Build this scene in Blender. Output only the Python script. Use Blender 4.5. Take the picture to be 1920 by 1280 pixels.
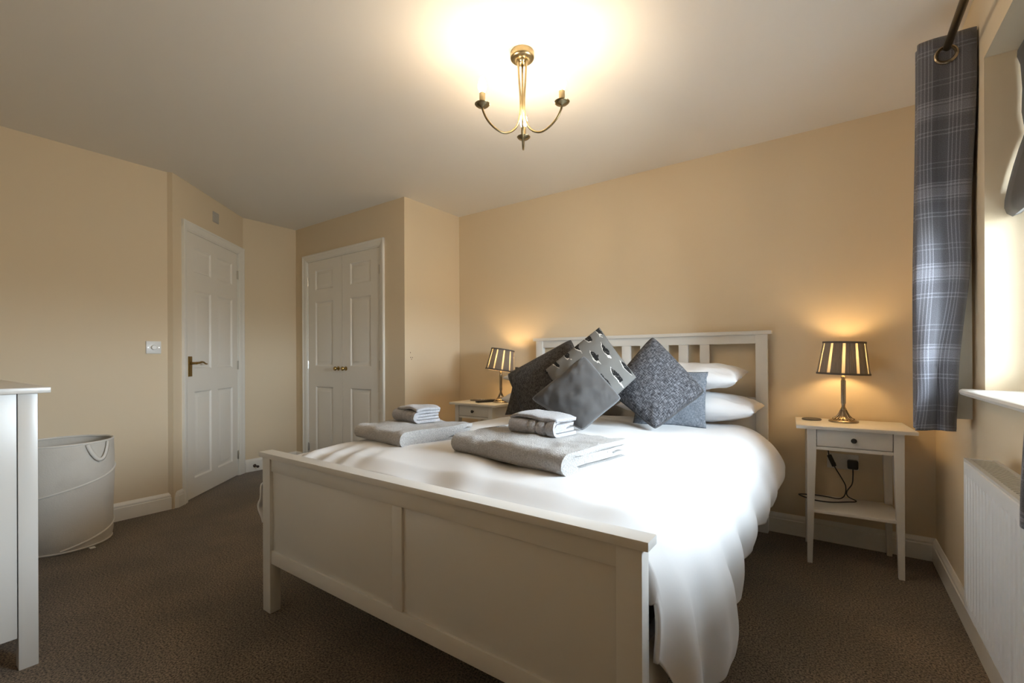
import bpy, bmesh, math, random
from mathutils import Vector, Matrix, noise
for o in list(bpy.data.objects): bpy.data.objects.remove(o)
SC = bpy.context.scene
COL = SC.collection
R = math.radians
random.seed(7)

# ------------------------------------------------------------------ camera
CAM_H = 1.06
cam_d = bpy.data.cameras.new('camera'); cam_d.sensor_width = 36; cam_d.lens = 850/1920*36
cam_d.shift_y = 33/1920; cam_d.clip_start = 0.02
cam = bpy.data.objects.new('camera', cam_d); COL.objects.link(cam)
m = Matrix.Rotation(R(35.4), 4, 'Z') @ Matrix.Rotation(R(90), 4, 'X') @ Matrix.Rotation(R(-0.22), 4, 'Z')
cam.matrix_world = Matrix.Translation((0, 0, CAM_H)) @ m
SC.camera = cam

# ------------------------------------------------------------------ world: even hazy sky, duller ground below
SKY = 37.0
BULB = 145.0
LAMP = 72.0
W = bpy.data.worlds.new('hazy_sky'); SC.world = W; W.use_nodes = True
nt = W.node_tree; nt.nodes.clear()
wo = nt.nodes.new('ShaderNodeOutputWorld'); bg = nt.nodes.new('ShaderNodeBackground')
tc = nt.nodes.new('ShaderNodeTexCoord'); sp = nt.nodes.new('ShaderNodeSeparateXYZ'); rp = nt.nodes.new('ShaderNodeValToRGB')
mr = nt.nodes.new('ShaderNodeMapRange'); mr.inputs[1].default_value = -1; mr.inputs[2].default_value = 1
nt.links.new(tc.outputs['Generated'], sp.inputs[0]); nt.links.new(sp.outputs[2], mr.inputs[0]); nt.links.new(mr.outputs[0], rp.inputs[0])
e = rp.color_ramp.elements    # even bright sky above the horizon, duller ground below
e[0].position = 0.485; e[0].color = (0.34, 0.35, 0.34, 1)
e[1].position = 0.515; e[1].color = (0.78, 0.88, 1.0, 1)
nt.links.new(rp.outputs[0], bg.inputs[0]); bg.inputs[1].default_value = SKY; nt.links.new(bg.outputs[0], wo.inputs[0])

# portal in the opening of the window in the right wall: gives no light itself, only guides sampling of the sky
WY0, WY1, WZ0, WZ1 = 1.20, 2.25, 0.945, 2.105
pl = bpy.data.lights.new('window_right_offscreen', 'AREA'); pl.shape = 'RECTANGLE'; pl.size, pl.size_y = WZ1-WZ0, WY1-WY0
pl.cycles.is_portal = True
po = bpy.data.objects.new('window_right_offscreen', pl); COL.objects.link(po); po.location = (0.72, (WY0+WY1)/2, (WZ0+WZ1)/2); po.rotation_euler = (0, R(90), 0)

vs = SC.view_settings; vs.view_transform = 'Standard'; vs.look = 'None'; vs.gamma = 1; vs.exposure = 0.78; vs.use_curve_mapping = False

# ------------------------------------------------------------------ materials
def mat(name, col, rough=.6, metal=0, bump=None, var=None, sheen=0, spec=.5, coord='Object', emit=None):
    """bump=(scale,strength[,dist]) noise bump; var=(scale, colour2, lo, hi) noise colour mix"""
    M = bpy.data.materials.new(name); M.use_nodes = True; n = M.node_tree.nodes; l = M.node_tree.links
    b = n['Principled BSDF']; b.inputs['Base Color'].default_value = (*col, 1); b.inputs['Roughness'].default_value = rough
    b.inputs['Metallic'].default_value = metal; b.inputs['Specular IOR Level'].default_value = spec
    if sheen: b.inputs['Sheen Weight'].default_value = sheen; b.inputs['Sheen Roughness'].default_value = .4
    t = n.new('ShaderNodeTexCoord')
    if var:
        z = n.new('ShaderNodeTexNoise'); z.inputs['Scale'].default_value = var[0]; z.inputs['Detail'].default_value = 4
        r = n.new('ShaderNodeValToRGB'); r.color_ramp.elements[0].color = (*col, 1); r.color_ramp.elements[1].color = (*var[1], 1)
        r.color_ramp.elements[0].position = var[2]; r.color_ramp.elements[1].position = var[3]
        l.new(t.outputs[coord], z.inputs[0]); l.new(z.outputs[0], r.inputs[0]); l.new(r.outputs[0], b.inputs['Base Color'])
    if bump:
        z = n.new('ShaderNodeTexNoise'); z.inputs['Scale'].default_value = bump[0]; z.inputs['Detail'].default_value = 5
        u = n.new('ShaderNodeBump'); u.inputs['Strength'].default_value = bump[1]; u.inputs['Distance'].default_value = bump[2] if len(bump) > 2 else .002
        l.new(t.outputs[coord], z.inputs[0]); l.new(z.outputs[0], u.inputs['Height']); l.new(u.outputs[0], b.inputs['Normal'])
    if emit:
        b.inputs['Emission Color'].default_value = (*emit[0], 1); b.inputs['Emission Strength'].default_value = emit[1]
    return M

M = {}
M['wall'] = mat('cream_wall_paint', (.76, .635, .46), .75, bump=(90, .06), spec=.25)
M['ceiling'] = mat('matt_ceiling_paint', (.86, .825, .775), .85, bump=(60, .05), spec=.2)
M['trimw'] = mat('white_gloss_trim', (.86, .83, .77), .32)
M['doorw'] = mat('white_satin_door', (.86, .82, .75), .42, bump=(35, .03))
M['furn'] = mat('white_stained_furniture', (.745, .73, .70), .28, bump=(24, .03))
M['black'] = mat('black_plastic', (.012, .012, .013), .35)
M['brass'] = mat('antique_brass', (.37, .305, .18), .3, 1, var=(30, (.30, .245, .145), .35, .7))
M['dbrass'] = mat('aged_brass_handle', (.36, .24, .085), .3, 1)
M['pewter'] = mat('bronze_lamp_metal', (.36, .30, .22), .26, 1)
M['steel'] = mat('brushed_steel', (.62, .60, .56), .3, 1)
M['plastic'] = mat('white_plastic', (.82, .81, .79), .35)
M['duvet'] = mat('white_cotton', (.78, .78, .79), .85, bump=(240, .05, .001), sheen=.15, spec=.2)
M['pillow'] = mat('white_pillow_cotton', (.79, .79, .80), .85, bump=(18, .25, .006), spec=.2)
M['matt'] = mat('mattress_cloth', (.7, .7, .7), .9)
M['towel'] = mat('grey_terry', (.55, .53, .515), .95, bump=(260, 1.0, .006), var=(190, (.39, .375, .36), .35, .65), sheen=.4, spec=.1)
M['towel2'] = mat('pale_grey_terry', (.52, .51, .525), .95, bump=(260, 1.0, .005), var=(190, (.40, .39, .405), .35, .65), sheen=.4, spec=.1)
M['velvet'] = mat('grey_velvet', (.085, .08, .078), .8, bump=(14, .25, .01), sheen=.25, spec=.15)
M['piping'] = mat('grey_piping', (.16, .16, .165), .8)
M['dpiping'] = mat('dark_piping', (.06, .058, .06), .8)
M['blind'] = mat('taupe_blind_cloth', (.075, .066, .06), .8, bump=(300, .3), sheen=.2)
M['lining'] = mat('curtain_lining', (.56, .54, .48), .85, bump=(200, .2))
M['rad'] = mat('radiator_enamel', (.80, .80, .80), .3)
M['grille'] = mat('radiator_grille', (.62, .61, .58), .4)
M['hamper'] = mat('hamper_cotton', (.70, .66, .60), .9, bump=(160, .35, .002), var=(7, (.60, .565, .51), .45, .75), spec=.2)
M['tape'] = mat('hamper_binding', (.78, .745, .69), .85, bump=(200, .3))
M['coaster'] = mat('slate_coaster', (.10, .085, .07), .5)
M['hole'] = mat('screw_hole', (.22, .12, .08), .9)
M['upvc'] = mat('white_upvc', (.8, .81, .82), .3)
M['bulb'] = mat('glowing_bulb', (1, .9, .75), .4, emit=((1.0, .75, .48), BULB))
M['lbulb'] = mat('glowing_lamp_bulb', (1, .9, .75), .4, emit=((1.0, .67, .30), LAMP))

def carpet():
    Mx = bpy.data.materials.new('grey_brown_carpet'); Mx.use_nodes = True; n = Mx.node_tree.nodes; l = Mx.node_tree.links
    b = n['Principled BSDF']; b.inputs['Roughness'].default_value = .95; b.inputs['Specular IOR Level'].default_value = .1
    b.inputs['Sheen Weight'].default_value = .25
    t = n.new('ShaderNodeTexCoord')
    a = n.new('ShaderNodeTexNoise'); a.inputs['Scale'].default_value = 150; a.inputs['Detail'].default_value = 2; a.inputs['Roughness'].default_value = .65
    c = n.new('ShaderNodeTexNoise'); c.inputs['Scale'].default_value = 2.6; c.inputs['Detail'].default_value = 5
    r = n.new('ShaderNodeValToRGB'); r.color_ramp.elements[0].color = (.026, .0205, .015, 1); r.color_ramp.elements[1].color = (.275, .21, .148, 1)
    r.color_ramp.elements[0].position = .36; r.color_ramp.elements[1].position = .62
    r2 = n.new('ShaderNodeValToRGB'); r2.color_ramp.elements[0].color = (.82, .82, .82, 1); r2.color_ramp.elements[1].color = (1.12, 1.1, 1.08, 1)
    r2.color_ramp.elements[0].position = .4; r2.color_ramp.elements[1].position = .62
    mx = n.new('ShaderNodeMix'); mx.data_type = 'RGBA'; mx.blend_type = 'MULTIPLY'; mx.inputs[0].default_value = 1
    l.new(t.outputs['Object'], a.inputs[0]); l.new(t.outputs['Object'], c.inputs[0]); l.new(a.outputs[0], r.inputs[0]); l.new(c.outputs[0], r2.inputs[0])
    l.new(r.outputs[0], mx.inputs[6]); l.new(r2.outputs[0], mx.inputs[7]); l.new(mx.outputs[2], b.inputs['Base Color'])
    u = n.new('ShaderNodeBump'); u.inputs['Strength'].default_value = .2; u.inputs['Distance'].default_value = .003
    l.new(a.outputs[0], u.inputs['Height']); l.new(u.outputs[0], b.inputs['Normal'])
    return Mx
M['carpet'] = carpet()

def weave(name, c0, c1, c2, su=90, sv=90, contrast=(.38, .62)):
    """two-way slub weave on UV: long thin threads both ways"""
    Mx = bpy.data.materials.new(name); Mx.use_nodes = True; n = Mx.node_tree.nodes; l = Mx.node_tree.links
    b = n['Principled BSDF']; b.inputs['Roughness'].default_value = .9; b.inputs['Specular IOR Level'].default_value = .15; b.inputs['Sheen Weight'].default_value = .06
    t = n.new('ShaderNodeUVMap')
    outs = []
    for sc in ((su, su*5, 1), (sv*5, sv, 1)):
        mp = n.new('ShaderNodeMapping'); mp.inputs['Scale'].default_value = sc
        z = n.new('ShaderNodeTexNoise'); z.inputs['Scale'].default_value = 1; z.inputs['Detail'].default_value = 3
        l.new(t.outputs[0], mp.inputs[0]); l.new(mp.outputs[0], z.inputs[0]); outs.append(z)
    ad = n.new('ShaderNodeMath'); ad.operation = 'ADD'; l.new(outs[0].outputs[0], ad.inputs[0]); l.new(outs[1].outputs[0], ad.inputs[1])
    hf = n.new('ShaderNodeMath'); hf.operation = 'MULTIPLY'; hf.inputs[1].default_value = .5; l.new(ad.outputs[0], hf.inputs[0])
    r = n.new('ShaderNodeValToRGB'); e = r.color_ramp.elements; e[0].position = contrast[0]; e[0].color = (*c0, 1); e[1].position = contrast[1]; e[1].color = (*c2, 1)
    k = e.new((contrast[0]+contrast[1])/2); k.color = (*c1, 1)
    l.new(hf.outputs[0], r.inputs[0]); l.new(r.outputs[0], b.inputs['Base Color'])
    u = n.new('ShaderNodeBump'); u.inputs['Strength'].default_value = .5; u.inputs['Distance'].default_value = .002
    l.new(hf.outputs[0], u.inputs['Height']); l.new(u.outputs[0], b.inputs['Normal'])
    return Mx
M['tweed'] = weave('grey_tweed', (.022, .022, .026), (.07, .07, .077), (.18, .18, .195), 15, 15)
M['dark'] = weave('charcoal_chenille', (.028, .026, .025), (.058, .053, .05), (.10, .093, .088), 15, 15)
M['linen'] = weave('blue_grey_linen', (.10, .115, .135), (.165, .18, .205), (.25, .265, .295), 22, 22)

def plaid():
    Mx = bpy.data.materials.new('grey_plaid_wool'); Mx.use_nodes = True; n = Mx.node_tree.nodes; l = Mx.node_tree.links
    b = n['Principled BSDF']; b.inputs['Roughness'].default_value = .9; b.inputs['Specular IOR Level'].default_value = .15; b.inputs['Sheen Weight'].default_value = .25
    t = n.new('ShaderNodeUVMap'); s = n.new('ShaderNodeSeparateXYZ'); l.new(t.outputs[0], s.inputs[0])
    def ramp(src, period, stops):
        d = n.new('ShaderNodeMath'); d.operation = 'DIVIDE'; d.inputs[1].default_value = period; l.new(src, d.inputs[0])
        f = n.new('ShaderNodeMath'); f.operation = 'FRACT'; l.new(d.outputs[0], f.inputs[0])
        r = n.new('ShaderNodeValToRGB'); r.color_ramp.interpolation = 'CONSTANT'; e = r.color_ramp.elements
        e[0].position = 0; e[0].color = (stops[0][1],)*3+(1,); e[1].position = stops[1][0]; e[1].color = (stops[1][1],)*3+(1,)
        for p, v in stops[2:]:
            k = e.new(p); k.color = (v, v, v, 1)
        l.new(f.outputs[0], r.inputs[0]); return r.outputs[0]
    g = lambda a, b_, dk: [(a, 1), ]
    # across the cloth (vertical stripes): clusters of pale pinstripes
    U = ramp(s.outputs[0], .17, [(0, .30), (.22, .62), (.24, .26), (.28, .62), (.30, .26), (.345, .70), (.36, .24), (.40, .62), (.42, .26), (.60, .20), (.70, .62), (.72, .28), (.76, .7), (.78, .26), (.82, .62), (.84, .28), (.88, .66), (.90, .3)])
    V = ramp(s.outputs[1], .305, [(0, .20), (.20, .52), (.215, .2), (.25, .5), (.265, .2), (.38, .26), (.42, .6), (.432, .3), (.455, .66), (.467, .46), (.56, .26), (.575, .6), (.60, .26), (.615, .5), (.63, .20), (.80, .46), (.812, .2), (.86, .46), (.872, .2)])
    mx = n.new('ShaderNodeMix'); mx.data_type = 'RGBA'; mx.inputs[0].default_value = .52; l.new(U, mx.inputs[6]); l.new(V, mx.inputs[7])
    z = n.new('ShaderNodeTexNoise'); z.inputs['Scale'].default_value = 420; z.inputs['Detail'].default_value = 2; l.new(t.outputs[0], z.inputs[0])
    mr = n.new('ShaderNodeMapRange'); mr.inputs[1].default_value = .3; mr.inputs[2].default_value = .7; mr.inputs[3].default_value = .62; mr.inputs[4].default_value = 1.2; l.new(z.outputs[0], mr.inputs[0])
    tint = n.new('ShaderNodeMix'); tint.data_type = 'RGBA'; tint.blend_type = 'MULTIPLY'; tint.inputs[0].default_value = 1; l.new(mx.outputs[2], tint.inputs[6])
    cb = n.new('ShaderNodeCombineXYZ')
    for i, k in enumerate((.58, .58, .665)):
        q = n.new('ShaderNodeMath'); q.operation = 'MULTIPLY'; q.inputs[1].default_value = k; l.new(mr.outputs[0], q.inputs[0]); l.new(q.outputs[0], cb.inputs[i])
    l.new(cb.outputs[0], tint.inputs[7]); l.new(tint.outputs[2], b.inputs['Base Color'])
    u = n.new('ShaderNodeBump'); u.inputs['Strength'].default_value = .4; u.inputs['Distance'].default_value = .001
    l.new(z.outputs[0], u.inputs['Height']); l.new(u.outputs[0], b.inputs['Normal'])
    return Mx
M['plaid'] = plaid()

def animal_print():
    """grey cloth with rows of dark spotted elongated figures edged in white"""
    Mx = bpy.data.materials.new('grey_animal_print'); Mx.use_nodes = True; n = Mx.node_tree.nodes; l = Mx.node_tree.links
    b = n['Principled BSDF']; b.inputs['Roughness'].default_value = .85; b.inputs['Specular IOR Level'].default_value = .15
    t = n.new('ShaderNodeUVMap')
    mp = n.new('ShaderNodeMapping'); mp.inputs['Scale'].default_value = (2.6, 5.2, 1); l.new(t.outputs[0], mp.inputs[0])
    nz = n.new('ShaderNodeTexNoise'); nz.inputs['Scale'].default_value = 2.6; nz.inputs['Detail'].default_value = 3; l.new(mp.outputs[0], nz.inputs[0])
    sub = n.new('ShaderNodeVectorMath'); sub.operation = 'MULTIPLY_ADD'; sub.inputs[1].default_value = (.75, .55, 0); l.new(nz.outputs['Color'], sub.inputs[0]); l.new(mp.outputs[0], sub.inputs[2])
    s0 = n.new('ShaderNodeSeparateXYZ'); l.new(sub.outputs[0], s0.inputs[0]); SX, SY = s0.outputs[1], s0.outputs[0]
    def mth(op, a, bb=None, c=None):
        q = n.new('ShaderNodeMath'); q.operation = op
        for i, v in enumerate((a, bb, c)):
            if v is None: continue
            if isinstance(v, (int, float)): q.inputs[i].default_value = v
            else: l.new(v, q.inputs[i])
        return q.outputs[0]
    fy = mth('FLOOR', SY); off = mth('MULTIPLY', fy, .5)
    px = mth('SUBTRACT', mth('FRACT', mth('ADD', SX, off)), .5)
    py = mth('SUBTRACT', mth('FRACT', SY), .5)
    d = mth('SQRT', mth('ADD', mth('POWER', mth('MULTIPLY', px, 3.9), 2), mth('POWER', mth('MULTIPLY', py, 2.15), 2)))
    dark = mth('LESS_THAN', d, .62)
    edge = mth('MULTIPLY', mth('LESS_THAN', d, .80), mth('GREATER_THAN', px, .02))
    vo = n.new('ShaderNodeTexVoronoi'); vo.inputs['Scale'].default_value = 46; l.new(t.outputs[0], vo.inputs[0])
    spot = mth('LESS_THAN', vo.outputs[0], .24)
    m1 = n.new('ShaderNodeMix'); m1.data_type = 'RGBA'; l.new(edge, m1.inputs[0]); m1.inputs[6].default_value = (.17, .165, .155, 1); m1.inputs[7].default_value = (.60, .58, .54, 1)
    m2 = n.new('ShaderNodeMix'); m2.data_type = 'RGBA'; l.new(spot, m2.inputs[0]); m2.inputs[6].default_value = (.016, .016, .016, 1); m2.inputs[7].default_value = (.17, .16, .145, 1)
    m3 = n.new('ShaderNodeMix'); m3.data_type = 'RGBA'; l.new(dark, m3.inputs[0]); l.new(m1.outputs[2], m3.inputs[6]); l.new(m2.outputs[2], m3.inputs[7])
    l.new(m3.outputs[2], b.inputs['Base Color'])
    return Mx
M['animal'] = animal_print()

def shade_cloth(name, col, trans):
    Mx = bpy.data.materials.new(name); Mx.use_nodes = True; n = Mx.node_tree.nodes; l = Mx.node_tree.links
    b = n['Principled BSDF']; b.inputs['Base Color'].default_value = (*col, 1); b.inputs['Roughness'].default_value = .55; b.inputs['Sheen Weight'].default_value = .3
    tr = n.new('ShaderNodeBsdfTranslucent'); tr.inputs[0].default_value = (.9, .80, .62, 1)
    mx = n.new('ShaderNodeMixShader'); mx.inputs[0].default_value = trans
    l.new(b.outputs[0], mx.inputs[1]); l.new(tr.outputs[0], mx.inputs[2]); l.new(mx.outputs[0], n['Material Output'].inputs[0])
    return Mx
M['shade'] = shade_cloth('taupe_shade_silk', (.20, .17, .145), .03)
M['shade2'] = shade_cloth('sheer_shade_silk', (.42, .36, .29), .14)

def glass():
    Mx = bpy.data.materials.new('window_glass'); Mx.use_nodes = True; n = Mx.node_tree.nodes; l = Mx.node_tree.links
    n.remove(n['Principled BSDF'])
    a = n.new('ShaderNodeBsdfTransparent'); a.inputs[0].default_value = (.95, .97, .96, 1); g = n.new('ShaderNodeBsdfGlossy'); g.inputs['Roughness'].default_value = .02
    f = n.new('ShaderNodeFresnel'); f.inputs[0].default_value = 1.45; mx = n.new('ShaderNodeMixShader')
    l.new(f.outputs[0], mx.inputs[0]); l.new(a.outputs[0], mx.inputs[1]); l.new(g.outputs[0], mx.inputs[2]); l.new(mx.outputs[0], n['Material Output'].inputs[0])
    return Mx
M['glass'] = glass()

# ------------------------------------------------------------------ mesh helpers
class MB:
    def __init__(s): s.bm = bmesh.new(); s.uv = None
    def box(s, x0, x1, y0, y1, z0, z1, bev=0, seg=2):
        g = bmesh.ops.create_cube(s.bm, size=1)['verts']
        for v in g: v.co = Vector(((x0+x1)/2+v.co.x*(x1-x0), (y0+y1)/2+v.co.y*(y1-y0), (z0+z1)/2+v.co.z*(z1-z0)))
        if bev:
            es = list({e for v in g for e in v.link_edges})
            bmesh.ops.bevel(s.bm, geom=es, offset=bev, segments=seg, affect='EDGES', profile=.6)
        return s
    def hexa(s, p):   # 8 points: bottom 4 ccw, top 4 ccw
        v = [s.bm.verts.new(q) for q in p]
        for f in ((3, 2, 1, 0), (4, 5, 6, 7), (0, 1, 5, 4), (1, 2, 6, 5), (2, 3, 7, 6), (3, 0, 4, 7)): s.bm.faces.new([v[i] for i in f])
        return s
    def tube(s, pts, r, seg=10, closed=False, cap=True):
        pts = [Vector(p) for p in pts]; n = len(pts); rings = []
        up = None
        for i, p in enumerate(pts):
            a = pts[(i-1) % n] if (closed or i) else p; b = pts[(i+1) % n] if (closed or i < n-1) else p
            d = (b-a).normalized()
            if up is None: up = d.orthogonal().normalized()
            up = (up-d*up.dot(d));
            up = up.normalized() if up.length > 1e-6 else d.orthogonal().normalized()
            sd = d.cross(up); rr = r(i/(n-1)) if callable(r) else r
            rings.append([s.bm.verts.new(p+(up*math.cos(2*math.pi*k/seg)+sd*math.sin(2*math.pi*k/seg))*rr) for k in range(seg)])
        for i in range(n if closed else n-1):
            A, B = rings[i], rings[(i+1) % n]
            for k in range(seg): s.bm.faces.new((A[k], A[(k+1) % seg], B[(k+1) % seg], B[k]))
        if cap and not closed: s.bm.faces.new(rings[0][::-1]); s.bm.faces.new(rings[-1])
        return s
    def lathe(s, prof, c=(0, 0, 0), seg=32, close=False):
        c = Vector(c); rings = []
        for r, z in prof:
            if r < 1e-6: rings.append([s.bm.verts.new(c+Vector((0, 0, z)))])
            else: rings.append([s.bm.verts.new(c+Vector((r*math.cos(2*math.pi*k/seg), r*math.sin(2*math.pi*k/seg), z))) for k in range(seg)])
        n = len(rings)
        for i in range(n if close else n-1):
            A, B = rings[i], rings[(i+1) % n]
            for k in range(seg):
                q = [A[k % len(A)], A[(k+1) % len(A)], B[(k+1) % len(B)], B[k % len(B)]]
                u = []
                for v in q:
                    if v not in u: u.append(v)
                if len(u) > 2: s.bm.faces.new(u)
        return s
    def prism(s, poly, p0, p1, ex, ey):  # 2-D polygon (a,b) in axes ex,ey swept p0->p1
        p0, p1, ex, ey = map(Vector, (p0, p1, ex, ey))
        A = [s.bm.verts.new(p0+ex*a+ey*b) for a, b in poly]; B = [s.bm.verts.new(p1+ex*a+ey*b) for a, b in poly]; n = len(poly)
        for i in range(n): s.bm.faces.new((A[i], A[(i+1) % n], B[(i+1) % n], B[i]))
        s.bm.faces.new(A[::-1]); s.bm.faces.new(B); return s
    def grid(s, P, uvs=None, flip=False, closed_u=False):
        h = len(P); w = len(P[0]); V = [[s.bm.verts.new(p) for p in row] for row in P]
        ul = s.bm.loops.layers.uv.verify() if uvs else None
        for i in range(h-1):
            for j in range(w if closed_u else w-1):
                idx = [(i, j), (i, (j+1) % w), (i+1, (j+1) % w), (i+1, j)]
                if flip: idx = idx[::-1]
                f = s.bm.faces.new([V[a][b] for a, b in idx])
                if ul:
                    for lp, (a, b) in zip(f.loops, idx): lp[ul].uv = uvs[a][b]
        return V
    def build(s, name, m, parent=None, smooth=40, fix=True):
        if fix: bmesh.ops.recalc_face_normals(s.bm, faces=s.bm.faces[:])
        me = bpy.data.meshes.new(name); s.bm.to_mesh(me); s.bm.free()
        if smooth:
            for p in me.polygons: p.use_smooth = True
            me.set_sharp_from_angle(angle=R(smooth))
        me.materials.append(M[m] if isinstance(m, str) else m)
        o = bpy.data.objects.new(name, me); COL.objects.link(o)
        if parent is not None: o.parent = parent
        return o

def tag(o, label, cat, group=None, kind=None):
    o['label'] = label; o['category'] = cat
    if group: o['group'] = group
    if kind: o['kind'] = kind
    return o
def thing(name, label, cat, loc=(0, 0, 0), rz=0, group=None, kind=None):
    o = bpy.data.objects.new(name, None); COL.objects.link(o); o.location = loc; o.rotation_euler = (0, 0, rz); o.empty_display_size = .05
    return tag(o, label, cat, group, kind)
def copy_tree(o, parent=None):
    c = o.copy(); COL.objects.link(c); c.parent = parent
    for ch in list(o.children): copy_tree(ch, c)
    return c
def smoothstep(a, b, x):
    t = max(0, min(1, (x-a)/(b-a))); return t*t*(3-2*t)

# ------------------------------------------------------------------ room
XL, XR, YB, YN, CZ = -3.87, 0.43, 3.20, -0.20, 2.40
XRET, YW, XA = -2.88, 2.53, -4.535
D0 = (XL, 1.265); D1 = (XA, 2.013)
DL = math.hypot(D1[0]-D0[0], D1[1]-D0[1]); DA = math.atan2(D1[1]-D0[1], D1[0]-D0[0])
def st(mb, name, m, label, cat='wall', loc=None, rz=0, smooth=0):
    o = mb.build(name, m, None, smooth=smooth)
    if loc: o.location = loc; o.rotation_euler = (0, 0, rz)
    return tag(o, label, cat, kind='structure')
st(MB().box(-5.2, 0.75, -.5, 3.4, -.08, 0), 'floor', 'carpet', 'grey-brown cut pile carpet across the bedroom floor', 'floor')
st(MB().box(-5.2, 0.75, -.5, 3.4, CZ, CZ+.1), 'ceiling', 'ceiling', 'plain off-white ceiling with a hanging brass light', 'ceiling')
st(MB().box(XRET-.1, XR+.3, YB, YB+.15, 0, CZ), 'wall_back', 'wall', 'cream wall behind the headboard of the bed')
st(MB().box(XL-.15, XL, YN-.15, D0[1], 0, CZ), 'wall_left', 'wall', 'cream wall with a dimmer switch behind the laundry hamper')
mb = MB().box(XL-.15, XR+.3, YN-.15, YN, 0, CZ)
st(mb, 'wall_front', 'wall', 'cream wall behind the chest of drawers')
st(MB().box(XA-.15, XA, D1[1]-.02, YW+.1, 0, CZ), 'wall_alcove', 'wall', 'narrow cream wall between the single door and the double wardrobe doors')
st(MB().box(XRET-.1, XRET, YW, YB+.1, 0, CZ), 'wall_return', 'wall', 'short cream return wall beside the wardrobe doors')
# wall with the wardrobe opening
WX0, WX1, DZ = -4.327, -3.188, 2.045
mb = MB().box(XA-.1, WX0, YW, YW+.1, 0, CZ).box(WX1, XRET-.1, YW, YW+.1, 0, CZ).box(WX0, WX1, YW, YW+.1, DZ, CZ).box(WX0-.05, WX1+.05, YW+.1, YW+.12, 0, CZ)
st(mb, 'wall_wardrobe', 'wall', 'cream wall around the double wardrobe doors')
# diagonal wall with the room door (local x along wall, -y into the room)
DS0, DS1 = .120, .918
mb = MB().box(-.04, DS0, 0, .1, 0, CZ).box(DS1, DL+.04, 0, .1, 0, CZ).box(DS0, DS1, 0, .1, DZ, CZ).box(DS0-.03, DS1+.03, .1, .12, 0, CZ)
st(mb, 'wall_door', 'wall', 'angled cream wall around the single panelled door', loc=(D0[0], D0[1], 0), rz=DA)
# right wall with the window opening
XO = XR+.28
mb = MB().box(XR, XO, YN-.15, WY0, 0, CZ).box(XR, XO, WY1, YB+.1, 0, CZ).box(XR, XO, WY0, WY1, 0, WZ0-.015).box(XR, XO, WY0, WY1, WZ1, CZ)
st(mb, 'wall_right', 'wall', 'cream window wall above the radiator')
# tiny filler marks on the return wall
wr = bpy.data.objects['wall_return']
for y, z in ((2.59, 1.118), (2.593, 1.077), (2.612, 1.076), (2.603, 1.062)):
    MB().box(XRET-.001, XRET+.0012, y-.003, y+.003, z-.004, z+.004).build('screw_hole', 'hole', wr)

# skirting: moulded profile (depth, height) swept along walls
SK = [(0, 0), (-.017, 0), (-.017, .083), (-.013, .088), (-.0145, .094), (-.012, .104), (-.006, .112), (-.004, .118), (0, .118)]
def skirt(name, loc, rz, spans, label):
    mb = MB()
    for a, b in spans: mb.prism(SK, (a, 0, 0), (b, 0, 0), (0, 1, 0), (0, 0, 1))
    o = mb.build(name, 'trimw', None, smooth=30); o.location = (loc[0], loc[1], 0); o.rotation_euler = (0, 0, rz)
    return tag(o, label, 'skirting board', kind='structure')
skirt('baseboard_left', (XL, YN), R(90), [(0, D0[1]-YN+.006)], 'white moulded skirting board behind the laundry hamper')
skirt('baseboard_door', D0, DA, [(-.006, .062)], 'short stub of white skirting beside the single door frame')
skirt('baseboard_alcove', (XA, D1[1]), R(90), [(0.01, YW-D1[1])], 'white skirting board with a door stop screwed to it')
skirt('baseboard_wardrobe', (XA, YW), 0, [(0, -4.395-XA), (-3.13-XA, XRET-XA+.017)], 'white skirting board either side of the wardrobe doors')
skirt('baseboard_return', (XRET, YW), R(90), [(-.017, YB-YW)], 'white skirting board on the short return wall')
skirt('baseboard_back', (XRET, YB), 0, [(0, XR-XRET)], 'white skirting board behind the bed and bedside tables')
skirt('baseboard_right', (XR, YB), R(-90), [(0, YB-YN)], 'white skirting board below the radiator')
skirt('baseboard_front', (XR, YN), R(180), [(0, XR-XL)], 'white skirting board behind the chest of drawers')

# ------------------------------------------------------------------ doors (local frame: x along wall, -y towards the room)
ARCH = [(0, 0), (.058, 0), (.058, -.018), (.048, -.02), (.040, -.014), (.02, -.013), (.006, -.009), (0, -.006)]
def frame(parent, x0, x1, ztop, wl=.058, wr_=.058):
    """architrave left, right, head + lining"""
    def prof(w): return [(a*w/.058, b) for a, b in ARCH]
    for nm, p in (('l', 0), ('r', 1)):
        w = wl if p == 0 else wr_
        mb = MB(); sgn = -1 if p == 0 else 1; x = x0 if p == 0 else x1
        mb.prism(prof(w), (x, 0, 0), (x, 0, ztop+.058), (sgn, 0, 0), (0, 1, 0))
        mb.build('architrave', 'trimw', parent, smooth=30)
    mb = MB(); mb.prism(ARCH, (x0-wl, -.0004, ztop), (x1+wr_, -.0004, ztop), (0, 0, 1), (0, 1, 0)); mb.build('architrave', 'trimw', parent, smooth=30)
    mb = MB().box(x0, x0+.010, -.002, .1, 0, ztop).box(x1-.010, x1, -.002, .1, 0, ztop).box(x0, x1, -.002, .1, ztop-.010, ztop)
    mb.build('door_lining', 'trimw', parent, smooth=0)
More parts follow.
